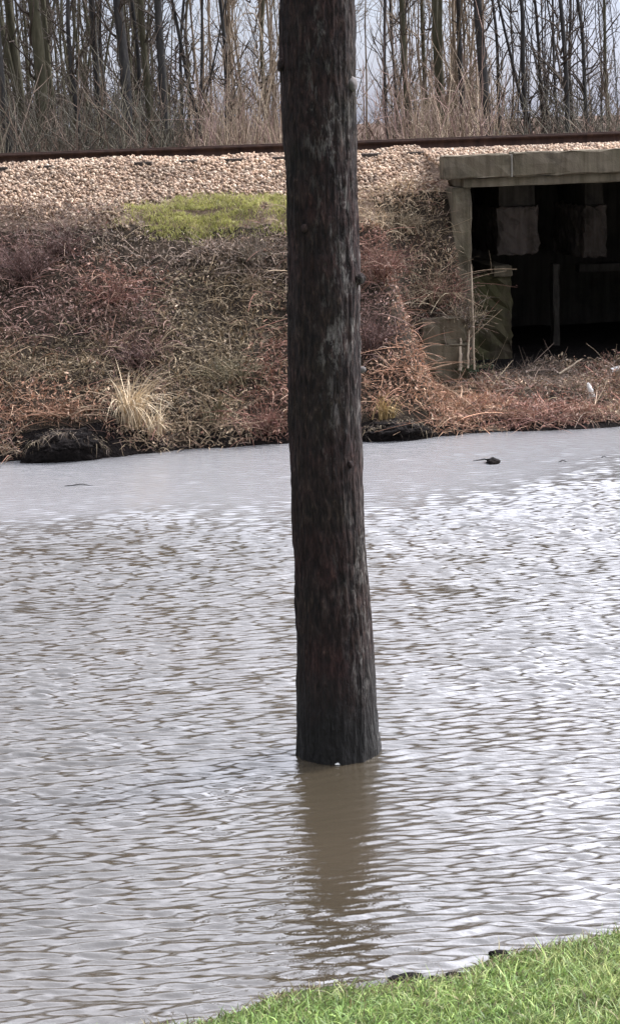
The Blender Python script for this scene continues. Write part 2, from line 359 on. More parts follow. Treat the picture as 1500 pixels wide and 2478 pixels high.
U, Vv = np.meshgrid(us, vs_); Z = np.interp(Vv, [10.7, 60, 700], [2.12, 1.6, 1.6])+(fbm(U*.3, Vv*.3, 3)-.5)*.4
tag(bank_frame(link('woodland_floor', np_mesh('woodland_floor', np.stack([U, Vv, Z], -1).reshape(-1, 3), grid_faces(len(vs_), len(us)), None, True), M_floor)), kind='structure')
# banks further up and down the river, out of the picture
for sgn in (-1, 1):
    us = np.linspace(15.9, 200, 40)*sgn; us.sort(); vs_ = np.linspace(-2.5, 11, 28)
    U, Vv = np.meshgrid(us, vs_)
    Z = np.interp(Vv, [-4, -.25, 0, .22, 1.5, 3.0, 4.2, 4.6, 8.4, 9.2, 10.8], [-1.6, -.3, .0, .24, 1.26, 2.58, 3.17, 3.24, 3.24, 2.7, 2.2])
    tag(bank_frame(link('outer_bank', np_mesh('outer_bank', np.stack([U, Vv, Z], -1).reshape(-1, 3), grid_faces(28, 40), None, True), M_bank)), kind='structure')

def green(u, v):                                # the mown-looking patch of turf under the ballast
    return np.clip(1-((u-GU)/GRU)**2-((v-GV)/GRV)**2+(fbm(u*3, v*4, 77)-.5)*1.7+(fbm(u*11, v*13, 78)-.5)*.9, 0, 1)
GU, GV, _ = hit(520, 530); GRU = abs(hit(790, 530)[0]-GU); GRV = .16+abs(hit(520, 492)[1]-GV)
# ------------------------------------------------------------------ ballast stones
def ballast(name, n, u0, u1, v0, v1, size, zfun, keep=None):
    ico = bmesh.new(); bmesh.ops.create_icosphere(ico, subdivisions=1, radius=1)
    bv = np.array([q.co[:] for q in ico.verts]); bf = np.array([[q.index for q in fc.verts] for fc in ico.faces]); ico.free()
    u = RNG.uniform(u0, u1, n); v = RNG.uniform(v0, v1, n)
    if keep is not None: k = keep(u, v); u, v = u[k], v[k]
    n = len(u); z = zfun(u, v)
    sc = size*RNG.uniform(.5, 1.5, (n, 1))*RNG.uniform(.6, 1.25, (n, 3))
    jit = RNG.uniform(.72, 1.2, (n, len(bv)))
    q = RNG.normal(size=(n, 4)); q /= np.linalg.norm(q, axis=1)[:, None]; a, b_, c_, d_ = q.T
    Rm = np.stack([1-2*(c_*c_+d_*d_), 2*(b_*c_-a*d_), 2*(b_*d_+a*c_), 2*(b_*c_+a*d_), 1-2*(b_*b_+d_*d_), 2*(c_*d_-a*b_), 2*(b_*d_-a*c_), 2*(c_*d_+a*b_), 1-2*(b_*b_+c_*c_)], 1).reshape(n, 3, 3)
    P = np.einsum('nij,nkj->nki', Rm, bv[None]*jit[..., None]*sc[:, None])+np.stack([u, v, z], 1)[:, None]
    pal = np.array([[.48, .345, .24], [.53, .405, .30], [.41, .285, .20], [.57, .46, .35], [.34, .24, .17], [.47, .33, .235], [.23, .165, .125]])
    cc = pal[RNG.integers(0, len(pal), n)]*RNG.uniform(.7, 1.15, (n, 1))*(.6+.75*fbm(u*1.5, v*2.5, 19))[:, None]
    Fc = (bf[None]+np.arange(n)[:, None, None]*len(bv)).reshape(-1, 3)
    return bank_frame(link(name, np_mesh(name, P.reshape(-1, 3), Fc, np.repeat(cc, len(bv), 0)), M_stone))
def toe(u): return 2.72+(fbm(u*.8, u*0, 61)-.5)*.9+np.where(u < -.8, .25, 0)+np.where(u > .4, .45, 0)
def bz(u, v): return np.where((u > UB-.35) & (u < 7.3), 3.02+np.clip((v-3.1)/1.2, 0, 1)*.19, zb(u, v))+RNG.uniform(-.005, .03, len(u))
def bkeep(u, v):
    onb = (u > UB-.35) & (u < 7.3)
    return np.where(onb, v > 3.16, (v > toe(u)+RNG.normal(0, .12, len(u))) & (green(u, v) < .08))
tag(ballast('track_ballast', 50000, -6.5, 7.5, 2.35, 5.0, .0205, bz, bkeep), 'crushed pinkish stone ballast sloping down from the rails', 'ballast', kind='stuff')

# ------------------------------------------------------------------ railway track
trk = bank_frame(empty('railway_track', BO)); tag(trk, 'rusty steel railway track running along the top of the stone embankment', 'railway track')
def rail_mesh(v, z0):
    prof = [(-.065, 0), (.065, 0), (.065, .012), (.012, .03), (.010, .105), (.034, .118), (.034, .148), (-.034, .148), (-.034, .118), (-.010, .105), (-.012, .03), (-.065, .012)]
    us = np.linspace(-30, 30, 61); V = [[u, v+p, z0+q] for u in us for p, q in prof]; k = len(prof)
    Fc = [[i*k+j, i*k+(j+1) % k, (i+1)*k+(j+1) % k, (i+1)*k+j] for i in range(60) for j in range(k)]
    return np_mesh('rail', np.array(V), np.array(Fc))
RV = 4.75
for dv in (0, 1.5): link('rail', rail_mesh(RV+dv, 3.232), M_rail, trk)
sm = rough_box(-.12, .12, RV-.55, RV+2.05, 3.09, 3.222, .012, .003, .5)
sm.materials.append(M_sleeper)
for i in range(40):
    o = bpy.data.objects.new('sleeper', sm); COL.objects.link(o); o.parent = trk; o.location = (-12+i*.62+random.uniform(-.02, .02), 0, 0)

# ------------------------------------------------------------------ bridge
br = bank_frame(empty('railway_bridge', BO)); tag(br, 'low concrete railway bridge with mossy edge beams over a dark opening', 'bridge')
BV = 2.95
u0, zt = at_v(1070, 378, BV); zl = at_v(1150, 431, BV)[1]; zs_ = at_v(1150, 453, BV)[1]; uj = at_v(1236, 400, BV)[0]
def part(name, x0, x1, y0, y1, z0, z1, M, bev=.015, chip=.004, seg=.2):
    me = rough_box(x0, x1, y0, y1, z0, z1, bev, chip, seg, hash(name) % 99); me.materials.append(M); return link(name, me, None, br)
part('edge_beam', u0, uj-.012, BV-.05, BV+.2, zl, zt, M_conc, .02, .007)
part('edge_beam', uj+.012, 8.0, BV-.05, BV+.2, zl, zt+.012, M_conc, .02, .007)
part('lit_end_strip', uj-.011, uj+.011, BV-.045, BV+.15, zl, zt-.01, M_conc_pale, .003, .001)  # pale strip paints the lit beam end showing in the gap
part('deck_slab', UB-.10, 7.6, BV+.0, 8.4, zs_, zl-.003, M_conc, .01, .004, .4)
part('abutment', UB-.24, UB, BV+.05, BV+.5, 0.0, zs_-.003, M_conc, .02, .008)
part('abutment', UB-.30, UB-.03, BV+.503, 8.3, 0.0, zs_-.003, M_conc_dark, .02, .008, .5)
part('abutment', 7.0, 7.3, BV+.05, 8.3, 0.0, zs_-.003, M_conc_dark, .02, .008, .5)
part('light_block_wall', UB-.02, 6.99, 8.0, 8.3, 0.0, zs_-.003, M_conc_dark, .02, .008, .5)  # wall added to keep light out at the far end
# bearing shelf stepping out inside the opening, and the ends of the cross girders above it
a0, zc = at_v(1152, 668, 4.0); a1, _ = at_v(1236, 668, 4.0)
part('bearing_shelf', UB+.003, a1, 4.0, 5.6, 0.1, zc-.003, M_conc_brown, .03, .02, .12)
c0, zz1 = at_v(1192, 645, 3.95); c1, zz0 = at_v(1238, 668, 3.95)
part('shelf_cap', c0, c1, 3.93, 5.6, zz0, zz1, M_conc, .012, .005)
for (xa, xb, ya, yb, vq) in ((1204, 1302, 525, 614, 4.9), (1412, 1466, 520, 622, 5.6)):
    g0, gz1 = at_v(xa, ya, vq); g1, gz0 = at_v(xb, yb, vq)
    zg_ = at_v(xa, ya-22, vq)[1]; part('girder', g0+.03, g1-.03, vq+.06, vq+1.5, zg_+.003, zs_-.003, M_conc_dark, .014, .006)  # dark stub paints the shade fading in above each block
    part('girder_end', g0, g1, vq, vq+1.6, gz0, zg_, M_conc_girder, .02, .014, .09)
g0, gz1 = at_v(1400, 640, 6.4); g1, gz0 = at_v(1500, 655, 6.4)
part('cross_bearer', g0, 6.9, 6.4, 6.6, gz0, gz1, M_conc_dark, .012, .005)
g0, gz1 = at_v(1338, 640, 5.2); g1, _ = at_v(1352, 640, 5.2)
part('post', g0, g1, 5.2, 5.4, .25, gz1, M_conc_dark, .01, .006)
g0, gz1 = at_v(1012, 775, 2.2); g1, gz0 = at_v(1108, 895, 2.2)
part('wing_wall', g0, UB-.25, 2.2, 2.9, gz0-.3, at_v(1012, 838, 2.2)[1], M_conc, .02, .01, .12)
part('wing_wall', g0+.06, UB-.27, 2.26, 2.9, at_v(1012, 838, 2.2)[1]+.003, gz1, M_conc, .02, .01, .12)

# ------------------------------------------------------------------ the flooded tree
T0 = on_z(817, 1818); TY = T0[1]
ft = empty('flooded_tree', (T0[0], TY, 0)); tag(ft, 'thick dark barked tree trunk standing in the flood water', 'tree')
tab = [(-10, 678, 860), (160, 679, 861), (300, 683, 861), (470, 690, 864), (600, 694, 868), (680, 696, 872), (800, 696, 872), (1000, 697, 874), (1100, 699, 875), (1230, 703, 880), (1340, 708, 886), (1480, 714, 895), (1600, 717, 904), (1720, 717, 913), (1790, 716, 919), (1850, 714, 923)]
zc, xc, rc = [], [], []
for py, xl, xr in tab:
    pl, pr = [CAM+ray(x, py)*((TY)/ray(x, py)[1]) for x in (xl, xr)]
    zc.append((pl[2]+pr[2])/2); xc.append((pl[0]+pr[0])/2-T0[0]); rc.append((pr[0]-pl[0])/2)
zc, xc, rc = [np.array(q)[::-1] for q in (zc, xc, rc)]
zt_ = np.concatenate([[-1.2, -.5], zc, [6.5, 9.0, 12, 14.5]]); top = xc[-1]
xt_ = np.concatenate([[xc[0]+.02, xc[0]+.01], xc, [top-.06, top-.1, top-.02, top+.05]]); rt_ = np.concatenate([[rc[0]*1.25, rc[0]*1.1], rc, [rc[-1]*.9, rc[-1]*.74, rc[-1]*.45, .03]])
zr = np.concatenate([np.linspace(-1.2, 4.9, 620), np.linspace(4.95, 14.5, 130)]); S = 220
an = np.linspace(0, 2*math.pi, S, endpoint=False)
ZR, AN = np.meshgrid(zr, an, indexing='ij')
xcz = np.interp(zr, zt_, xt_); rz_ = np.interp(zr, zt_, rt_)
def cyl_noise(a, z, fa, fz, sd, o=3):           # wraps round the trunk
    ca, sa = np.cos(a)*fa, np.sin(a)*fa
    return fbm(ca*.8+z*fz*.37+7, sa*.8+z*fz, sd, o)
ridge = 0
for fa, fz, sd, am_ in ((9, 2.2, 71, .009), (17, 4.5, 72, .008), (34, 14, 73, .006)):
    nA = vn((AN/(2*math.pi)*fa*4+ (fbm(ZR*2.3, ZR*0+sd, 5)-.5)[...]*.0+(vn(ZR*1.7, AN*3, sd+1)-.5)*1.2), ZR*fz, sd)
    nA2 = vn((AN/(2*math.pi)*fa*4-fa*4), ZR*fz, sd)
    blend = sstep(AN, 5.6, 6.283); nA = nA*(1-blend)+nA2*blend
    ridge = ridge+(np.abs(nA-.5)*2-.5)*am_*1.0
ridge = ridge+(cyl_noise(AN, ZR, 1.6, 1.5, 80)-.5)*.02
RR = rz_[:, None]+ridge*np.clip(rz_[:, None]/.2, .2, 1)
Vt = np.stack([xcz[:, None]+RR*np.cos(AN), RR*np.sin(AN), ZR], -1).reshape(-1, 3)
i = np.arange(len(zr)-1)[:, None]*S; j = np.arange(S)[None]; j2 = (j+1) % S
Ft = np.stack(np.broadcast_arrays(i+j, i+j2, i+S+j2, i+S+j), -1).reshape(-1, 4)
link('trunk', np_mesh('trunk', Vt, Ft, None, True), M_bark, ft)
def knot(px, py, rad, out, M):
    d = ray(px, py); p = CAM+d*((TY-.0)/d[1]); x = p[0]-T0[0]; z = p[2]; r = np.interp(z, zt_, rt_); c0 = np.interp(z, zt_, xt_)
    s = np.clip((x-c0)/r, -1, 1); y = -r*math.sqrt(max(0, 1-s*s)); n = np.array([s, -math.sqrt(max(0, 1-s*s)), .15]); n /= np.linalg.norm(n)
    bm = bmesh.new(); bmesh.ops.create_icosphere(bm, subdivisions=4, radius=1)
    t1 = np.cross(n, [0, 0, 1]); t1 /= np.linalg.norm(t1); t2 = np.cross(t1, n)
    for q in bm.verts:
        a = np.array(q.co); k = 1+.22*(fbm(a[0]*2+px, a[1]*2+a[2]*1.3, 3)-.5)
        if a[2] > .55: k *= 1-.35*(a[2]-.55)
        q.co = Vector((np.array([c0+s*r, y, z])+(t1*a[0]*rad+t2*a[1]*rad*1.25+n*a[2]*out)*k).tolist())
    me = bpy.data.meshes.new('knot'); bm.to_mesh(me); bm.free()
    for pl in me.polygons: pl.use_smooth = True
    me.materials.append(M); return link('knot', me, None, ft)
M_knot = wood('worn_knot_wood', [(.3, (.09, .08, .075)), (.7, (.20, .18, .17))])
tag(knot(850, 204, .034, .035, M_knot), 'pale round knot near the top of the trunk')
knot(682, 158, .03, .03, M_bark); knot(866, 672, .028, .05, M_bark); knot(737, 548, .02, .02, M_bark); knot(845, 1112, .018, .02, M_bark)
tag(knot(876, 895, .016, .035, M_knot), 'small pale stub on the right edge of the trunk')
# limbs above the picture
lm_parts = []
for k in range(14):
    z0 = random.uniform(6.5, 13); a = k*2.4; el = random.uniform(.5, 1.0); Ln = random.uniform(2, 4.5)*(15-z0)/7
    p0 = np.array([np.interp(z0, zt_, xt_), 0, z0]); d = np.array([math.cos(a)*math.cos(el), math.sin(a)*math.cos(el), math.sin(el)])
    ts = np.linspace(0, 1, 8); path = [p0+d*Ln*q+np.array([0, 0, .25*Ln*q*q])+np.array([math.sin(q*7+k), math.cos(q*6+k), 0])*.08*q for q in ts]
    lm_parts.append(tube(path, [.07*(1-q*.85) for q in ts], 7))
link('limbs', np_mesh('limbs', *merge(lm_parts), None, True), M_bark, ft)

# ------------------------------------------------------------------ bare trees beyond the track
def tree_proto(seed, H=15, r0=.12, nb=70, low=1.2, wig=.1, fork=None):
    rg = np.random.default_rng(seed); zz = np.linspace(-.5, H, 26); ph = rg.uniform(0, 6, 4)
    def cx(z): return np.array([wig*(math.sin(z*.55+ph[0])+.4*math.sin(z*1.7+ph[1])), wig*(math.sin(z*.5+ph[2])+.4*math.sin(z*1.9+ph[3])), 0])
    c00 = cx(0)
    def cen(z): return cx(z)-c00+np.array([0, 0, z])
    rad = lambda z: r0*(1.0+.35*math.exp(-max(z, 0)/.35))*max(.05, (1-max(z, 0)/H)**.8)
    tr = [tube([cen(z) for z in zz], [rad(z) for z in zz], 9)]
    if fork:
        zf, aa = fork; p0 = cen(zf); d = np.array([math.cos(aa)*.22, math.sin(aa)*.22, 1.0]); ts = np.linspace(0, 1, 12)
        tr.append(tube([p0+d*(H-zf)*.8*q+np.array([.12*math.sin(q*5), .1*math.cos(q*4)-.1, 0]) for q in ts], [rad(zf)*.75*(1-.9*q) for q in ts], 8))
    bp = []
    for i in range(nb):
        z0 = low+(H-low-1)*rg.uniform(0, 1)**1.25; a = rg.uniform(0, 6.28); el = rg.uniform(.35, 1.15)
        Ln = rg.uniform(.5, 1.6)*(1.0 if z0 > 4 else .75); d = np.array([math.cos(a)*math.cos(el), math.sin(a)*math.cos(el), math.sin(el)])
        ts = np.linspace(0, 1, 6); w_ = rg.normal(0, .05, 3)
        path = [cen(z0)+d*Ln*q+np.array([0, 0, .2*Ln*q*q])+w_*math.sin(q*6) for q in ts]; rb = min(.5*rad(z0), .02+.008*rg.random())
        bp.append(tube(path, [rb*(1-.8*q) for q in ts], 4))
        for k in range(3):
            q0 = rg.uniform(.25, .95); pp = path[min(5, int(q0*5))]; dd = d+rg.normal(0, .55, 3); dd /= np.linalg.norm(dd); l2 = Ln*rg.uniform(.25, .55)
            bp.append(tube([pp, pp+dd*l2*.5+rg.normal(0, .02, 3), pp+dd*l2], [rb*.45, rb*.35, rb*.15], 3))
    return np_mesh('trunk', *merge(tr), None, True), np_mesh('branches', *merge(bp), None, True)
protos = {}
for key, kw in {'thick': dict(seed=1, r0=.13, nb=60, low=1.6, wig=.05), 'thickfork': dict(seed=2, r0=.13, nb=60, low=1.4, wig=.07, fork=(2.2, 2.8)),
                'slim': dict(seed=3, r0=.06, H=12, nb=60, low=.7, wig=.09), 'slimfork': dict(seed=4, r0=.06, H=12, nb=60, low=.8, wig=.11, fork=(1.5, .2)),
                'whip': dict(seed=5, r0=.03, H=8, nb=46, low=.4, wig=.12), 'whipb': dict(seed=6, r0=.028, H=8, nb=46, low=.3, wig=.16, fork=(1.0, 3.0))}.items():
    protos[key] = tree_proto(**kw)
mesh_cache = {}
def tree(kind, px, wpx, v, lean_px, M, label, group, base_py=335, rot=None):
    """px: where its foot stands along the track; wpx: trunk width; lean_px: drift over the visible height"""
    u, z = at_v(px, base_py, v); zg = float(np.interp(v, [9.2, 10.8, 60], [2.7, 2.2, 1.6])) - .1
    d = ray(px, base_py); dist = ((v-(CAM-BO) @ VD)/(d @ VD))
    r0 = {'thick': .13, 'thickfork': .13, 'slim': .06, 'slimfork': .06, 'whip': .03, 'whipb': .028}[kind]
    sc = wpx/F*dist/2/r0
    P = to_world(u, v, zg); r = empty('bare_tree', P)
    lean = math.atan2(lean_px-11, 330.0)
    r.rotation_euler = Matrix.Rotation(lean, 3, Vector((0, 1, 0))).to_euler(); r.scale = (sc, sc, max(.8, min(1.3, sc)))
    tag(r, label, 'tree', group)
    for nm, me in zip(('trunk', 'branches'), protos[kind]):
        key = (kind, nm, M.name)
        if key not in mesh_cache:
            c = me.copy(); c.materials.clear(); c.materials.append(M if nm == 'trunk' else (M_twig if M is not M_tr_tan else M_tr_tan)); mesh_cache[key] = c
        o = bpy.data.objects.new(nm, mesh_cache[key]); COL.objects.link(o); o.parent = r
        o.rotation_euler = (0, 0, rot if rot is not None else random.uniform(0, 6.28))
    return r
D_, O_, T_ = M_tr_dark, M_tr_olive, M_tr_tan
G = 'bare trees standing beyond the railway track'
main = [
 ('thick', 34, 24, 12, -4, D_, 'dark straight bare trunk nearest the left edge beyond the track'),
 ('thickfork', 72, 26, 13.5, 4, O_, 'forked mossy bare trunk in the dense clump at far left'),
 ('thick', 112, 34, 12.6, 2, O_, 'broadest mossy grey trunk in the dense clump at far left'),
 ('thick', 150, 18, 15, -6, O_, 'mossy trunk just right of the broadest one at far left'),
 ('slim', 197, 14, 12.5, -3, D_, 'dark slim trunk just left of the first bright sky gap'),
 ('thick', 250, 20, 13, 6, D_, 'dark trunk just right of the first bright sky gap'),
 ('slimfork', 272, 10, 17, 10, D_, 'thin forked trunk behind a reddish bush left of centre'),
 ('thick', 318, 30, 12.2, 0, D_, 'thick near black trunk midway between left edge and flooded tree'),
 ('slim', 346, 13, 14, 6, D_, 'slim dark trunk close beside the thick near black one'),
 ('thick', 378, 20, 13, -3, O_, 'mossy grey trunk left of the dark trunk beside the wide gap'),
 ('thick', 408, 24, 12.4, 4, D_, 'dark trunk at the left side of the wide sky gap'),
 ('slim', 430, 10, 14.5, 22, D_, 'slender trunk leaning right over the wide sky gap'),
 ('slimfork', 450, 9, 13, 40, D_, 'thin forked tree leaning hard right across the wide sky gap'),
 ('slim', 525, 12, 13, -44, D_, 'thin dark tree leaning hard left across the wide sky gap'),
 ('slim', 553, 13, 13.2, 8, D_, 'slim dark trunk rising from pale brush left of the flooded tree'),
 ('slim', 588, 10, 16, -10, T_, 'thin tan trunk rising from pale brush left of the flooded tree'),
 ('slim', 640, 11, 15, 5, O_, 'slim mossy trunk closest to the left side of the flooded tree'),
 ('slim', 668, 9, 13, 2, T_, 'tan trunk half hidden by the left side of the flooded tree'),
 ('whip', 890, 6, 14, 8, T_, 'thin pale stem closest to the right side of the flooded tree'),
 ('slim', 933, 10, 12.5, 18, D_, 'thin dark tree leaning right in the gap right of the flooded tree'),
 ('slimfork', 958, 8, 15, 6, D_, 'thin forked tree at the right end of the gap beside the flooded tree'),
 ('thick', 1000, 17, 12.8, -3, O_, 'straight mossy trunk first in the row right of the flooded tree'),
 ('thick', 1035, 12, 15, 5, O_, 'narrow mossy trunk second in the row right of the flooded tree'),
 ('thickfork', 1070, 20, 13, 3, O_, 'forked mossy trunk above the left end of the bridge beam'),
 ('thick', 1128, 15, 13.5, 2, D_, 'straight dark trunk between the forked one and the thick one above the bridge'),
 ('thick', 1200, 26, 12.2, -16, D_, 'thickest grey trunk above the bridge leaning slightly left'),
 ('slim', 1217, 10, 13.6, 2, D_, 'slim dark trunk touching the thickest trunk above the bridge'),
 ('slimfork', 1292, 13, 12.6, -10, D_, 'dark forked tree alone in the sky gap above the bridge'),
 ('slim', 1330, 10, 13, -4, D_, 'slim dark trunk right of the lone forked tree above the bridge'),
 ('slim', 1354, 8, 15, 3, D_, 'thinnest straight trunk in the group at upper right'),
 ('slim', 1382, 14, 12.4, -12, D_, 'dark leaning trunk in the group at upper right'),
 ('slimfork', 1396, 9, 16, 8, D_, 'thin forked trunk behind the leaning one at upper right'),
 ('slim', 1436, 12, 13, -6, D_, 'dark trunk beside the brown bush at upper right'),
 ('slim', 1478, 10, 14, 4, O_, 'mossy trunk rising behind the brown bush at upper right'),
]
for i, (k, px, wp, v, ln, M, lb) in enumerate(main): tree(k, px, wp, v, ln, M, lb, G, rot=None)
def filler(n, x0, x1, M, label, group, vr=(17, 34), wr=(4, 9), kinds=('slim', 'slimfork', 'whip', 'whipb')):
    for i in range(n):
        px = x0+(x1-x0)*(i+random.random())/n; v = random.uniform(*vr)
        tree(random.choice(kinds), px, random.uniform(*wr), v, random.gauss(6, 9), M, label, group)
filler(34, -40, 235, O_, 'slender mossy bare tree further back in the dense left hand clump', 'slender trees in the left clump', wr=(6, 12))
filler(20, 280, 425, O_, 'slender greyish bare tree between the near black trunk and the wide gap', 'slender trees left of the wide gap', wr=(5, 10))
filler(15, 480, 690, T_, 'slender tan bare tree among pale brush left of the flooded tree', 'slender tan trees left of the flooded tree', vr=(13, 26))
filler(26, 965, 1190, T_, 'slender tan bare tree among pale brush above the bridge beam', 'slender tan trees above the bridge', vr=(13, 26))
filler(18, 1225, 1520, D_, 'slender dark bare tree further back at upper right', 'slender trees at upper right', wr=(3, 6))
filler(8, 690, 870, O_, 'slender bare tree hidden behind the flooded trunk', 'slender trees behind the flooded trunk')

# brush between the trees
def brush(name, n, zones, Lr, Rr, pal, label, upright=1.0):
    Ps = []
    for (x0, x1, k) in zones:
        nn = int(n*k); px = RNG.uniform(x0, x1, nn); v = RNG.uniform(9.8, 16, nn)
        u = np.array([at_v(a, 335, b_)[0] for a, b_ in zip(px, v)]); Ps.append(np.stack([u, v, np.interp(v, [9.2, 10.8, 60], [2.7, 2.2, 1.6])-.05], 1))
    P = np.concatenate(Ps); N = len(P)
    D = np.stack([RNG.normal(0, .16/upright, N), RNG.normal(0, .16, N), np.ones(N)], 1); B = np.stack([RNG.normal(0, .25/upright, N), RNG.normal(0, .2, N), RNG.uniform(-.25, .05, N)], 1)
    Ln = RNG.uniform(*Lr, N)*RNG.uniform(.5, 1, N); Rd = RNG.uniform(*Rr, N)
    V, Fc, k = stems(P, D, B, Ln, Rd, 5, 3)
    # side twigs
    idx = RNG.integers(0, N, N*3); tq = RNG.uniform(.25, .95, len(idx)); Pq = P[idx]+D[idx]*(Ln[idx]*tq)[:, None]+B[idx]*(Ln[idx]*tq*tq)[:, None]
    Dq = D[idx]+RNG.normal(0, .55, (len(idx), 3)); V2, F2_, k2 = stems(Pq, Dq, RNG.normal(0, .2, (len(idx), 3)), Ln[idx]*RNG.uniform(.12, .3, len(idx)), Rd[idx]*.5, 3, 3)
    pal = np.array(pal); c = pal[RNG.integers(0, len(pal), N)]*RNG.uniform(.7, 1.25, (N, 1))
    cols = np.concatenate([np.repeat(c, k, 0), np.repeat(c[idx], k2, 0)])
    o = bank_frame(link(name, np_mesh(name, np.concatenate([V, V2]), np.concatenate([Fc, F2_+len(V)]), cols), M_scrub))
    return tag(o, label, 'brush', kind='stuff')
TANS = [(.36, .28, .20), (.44, .35, .25), (.27, .20, .15), (.36, .25, .21)]
GREYS = [(.15, .135, .10), (.20, .18, .13), (.10, .09, .07), (.20, .15, .115)]
REDS = [(.19, .11, .08), (.25, .15, .11), (.14, .085, .07), (.30, .21, .15)]
brush('pale_brush', 1250, [(470, 700, .42), (860, 960, .06), (955, 1200, .52)], (1.0, 3.1), (.007, .016), TANS, 'pale tan brush of thin upright stems beyond the track', 1.9)
brush('grey_brush', 1200, [(-60, 240, .5), (240, 440, .3), (1200, 1560, .2)], (1.4, 3.0), (.008, .018), GREYS, 'grey green brush of thin stems among the left hand trunks')
brush('low_undergrowth', 3200, [(-80, 470, .45), (470, 960, .25), (960, 1560, .3)], (.7, 1.5), (.006, .012), REDS, 'low reddish brown undergrowth along the back of the track', .5)

# ------------------------------------------------------------------ plants on the far bank
PUR = [(.115, .066, .058), (.155, .092, .080), (.195, .128, .112), (.085, .052, .045)]
RED = [(.16, .07, .052), (.20, .10, .075), (.12, .055, .045), (.24, .15, .11)]
OLV = [(.11, .095, .055), (.16, .135, .08), (.20, .165, .10), (.085, .075, .045), (.25, .20, .13)]
TAN = [(.26, .20, .13), (.34, .27, .18), (.18, .135, .09), (.40, .33, .22)]
GRY = [(.13, .105, .085), (.18, .15, .12), (.09, .07, .055), (.24, .19, .15)]
RUS = [(.28, .155, .095), (.23, .12, .075), (.34, .23, .15), (.17, .09, .06)]
BROWN = [(.10, .072, .05), (.14, .10, .07), (.075, .055, .04), (.19, .14, .10)]
PALS = [np.array((p*3)[:6])*2.0 for p in (PUR, RED, OLV, TAN, GRY, RUS, BROWN)]
spots = [(60, 640, 130, 90, 0), (150, 755, 220, 45, 0), (270, 695, 90, 40, 1), (90, 530, 160, 40, 4), (560, 640, 150, 70, 4), (560, 720, 150, 90, 2), (150, 880, 170, 60, 2), (130, 985, 130, 40, 5),
         (330, 860, 90, 60, 0), (520, 890, 130, 90, 2), (640, 850, 60, 60, 1), (650, 1010, 60, 60, 1), (540, 1030, 90, 40, 3), (330, 980, 60, 60, 3), (320, 560, 100, 35, 2), (420, 600, 200, 35, 4),
         (950, 490, 100, 80, 3), (920, 625, 60, 45, 1), (1050, 680, 100, 90, 1), (1050, 640, 90, 60, 3), (900, 800, 60, 90, 0), (1000, 760, 90, 50, 4), (940, 960, 70, 50, 5), (1100, 1000, 150, 45, 5), (1300, 1005, 170, 35, 1), (1290, 920, 140, 40, 4), (1130, 920, 80, 40, 6), (1060, 570, 60, 50, 2)]
SP = []
for px, py, rx, ry, k in spots:
    u, v, _ = hit(px, py); ua, va, _ = hit(px+rx, py); ub, vb_, _ = hit(px, py-ry); SP.append((u, v, abs(ua-u)+.05, abs(vb_-v)+.08, k))
def pick(u, v):
    """the plant colour family at each spot of the bank"""
    sc = np.full((len(u), 7), .0)
    for us_, vs2, ru, rv, k in SP: sc[:, k] += np.exp(-(((u-us_)/ru)**2+((v-vs2)/rv)**2)*.9)*1.5
    for k in range(7): sc[:, k] += fbm(u*1.6+k*9, v*1.6, 100+k)*.9+RNG.gumbel(0, .27, len(u))
    sc[:, 6] += .15
    return np.argmax(sc, 1)
def bank_cols(u, v, n):
    k = pick(u, v); P = np.stack(PALS); cc = P[k, RNG.integers(0, 6, n)]; return (cc*.62+np.array([.27, .18, .135])*.38)*np.exp(RNG.normal(-.08, .32, (n, 1))), k
MSP = []
for xa, xb, yb in ((58, 262, 1118), (872, 1048, 1068)):
    ua = to_uv(on_z(xa, yb))[0]; ub = to_uv(on_z(xb, yb-10))[0]; MSP.append(((ua+ub)/2, (ub-ua)/2))
def scatter(n, vlo=.03, vhi=3.5, dens=None):
    u = RNG.uniform(-6.5, 6.5, n); v = RNG.uniform(vlo, vhi, n)
    k = (zb(u, v) > .01) & (green(u, v) < .12) & ~((u > UB-.3) & (v > 2.9))
    k &= v < toe(u)+.25
    for mu_, mw_ in MSP: k &= ~((np.abs(u-mu_) < mw_*1.0) & (v < .30))
    if dens is not None: k &= RNG.random(n) < dens(u, v)
    return u[k], v[k]
# canes: arching, tangled
u, v = scatter(11000); n = len(u); z = zb(u, v)
clump = fbm(u*2.2, v*2.2, 51)
D = RNG.normal(0, .75, (n, 3)); D[:, 2] = np.abs(D[:, 2])*.6+.25; D[:, 1] -= .25; B = RNG.normal(0, .3, (n, 3)); B[:, 2] -= .45; B[:, 1] -= .1
Ln = RNG.uniform(.10, .40, n)*(.45+clump*.9); Rd = RNG.uniform(.0030, .0085, n)
V, Fc, k = stems(np.stack([u, v, z-.02], 1), D, B, Ln, Rd, 5, 3); c, fam = bank_cols(u, v, n)
tag(bank_frame(link('bramble_scrub', np_mesh('bramble_scrub', V, Fc, np.repeat(c, k, 0)), M_scrub)), 'tangled brown and purplish bramble canes covering the far bank', 'scrub', kind='stuff')
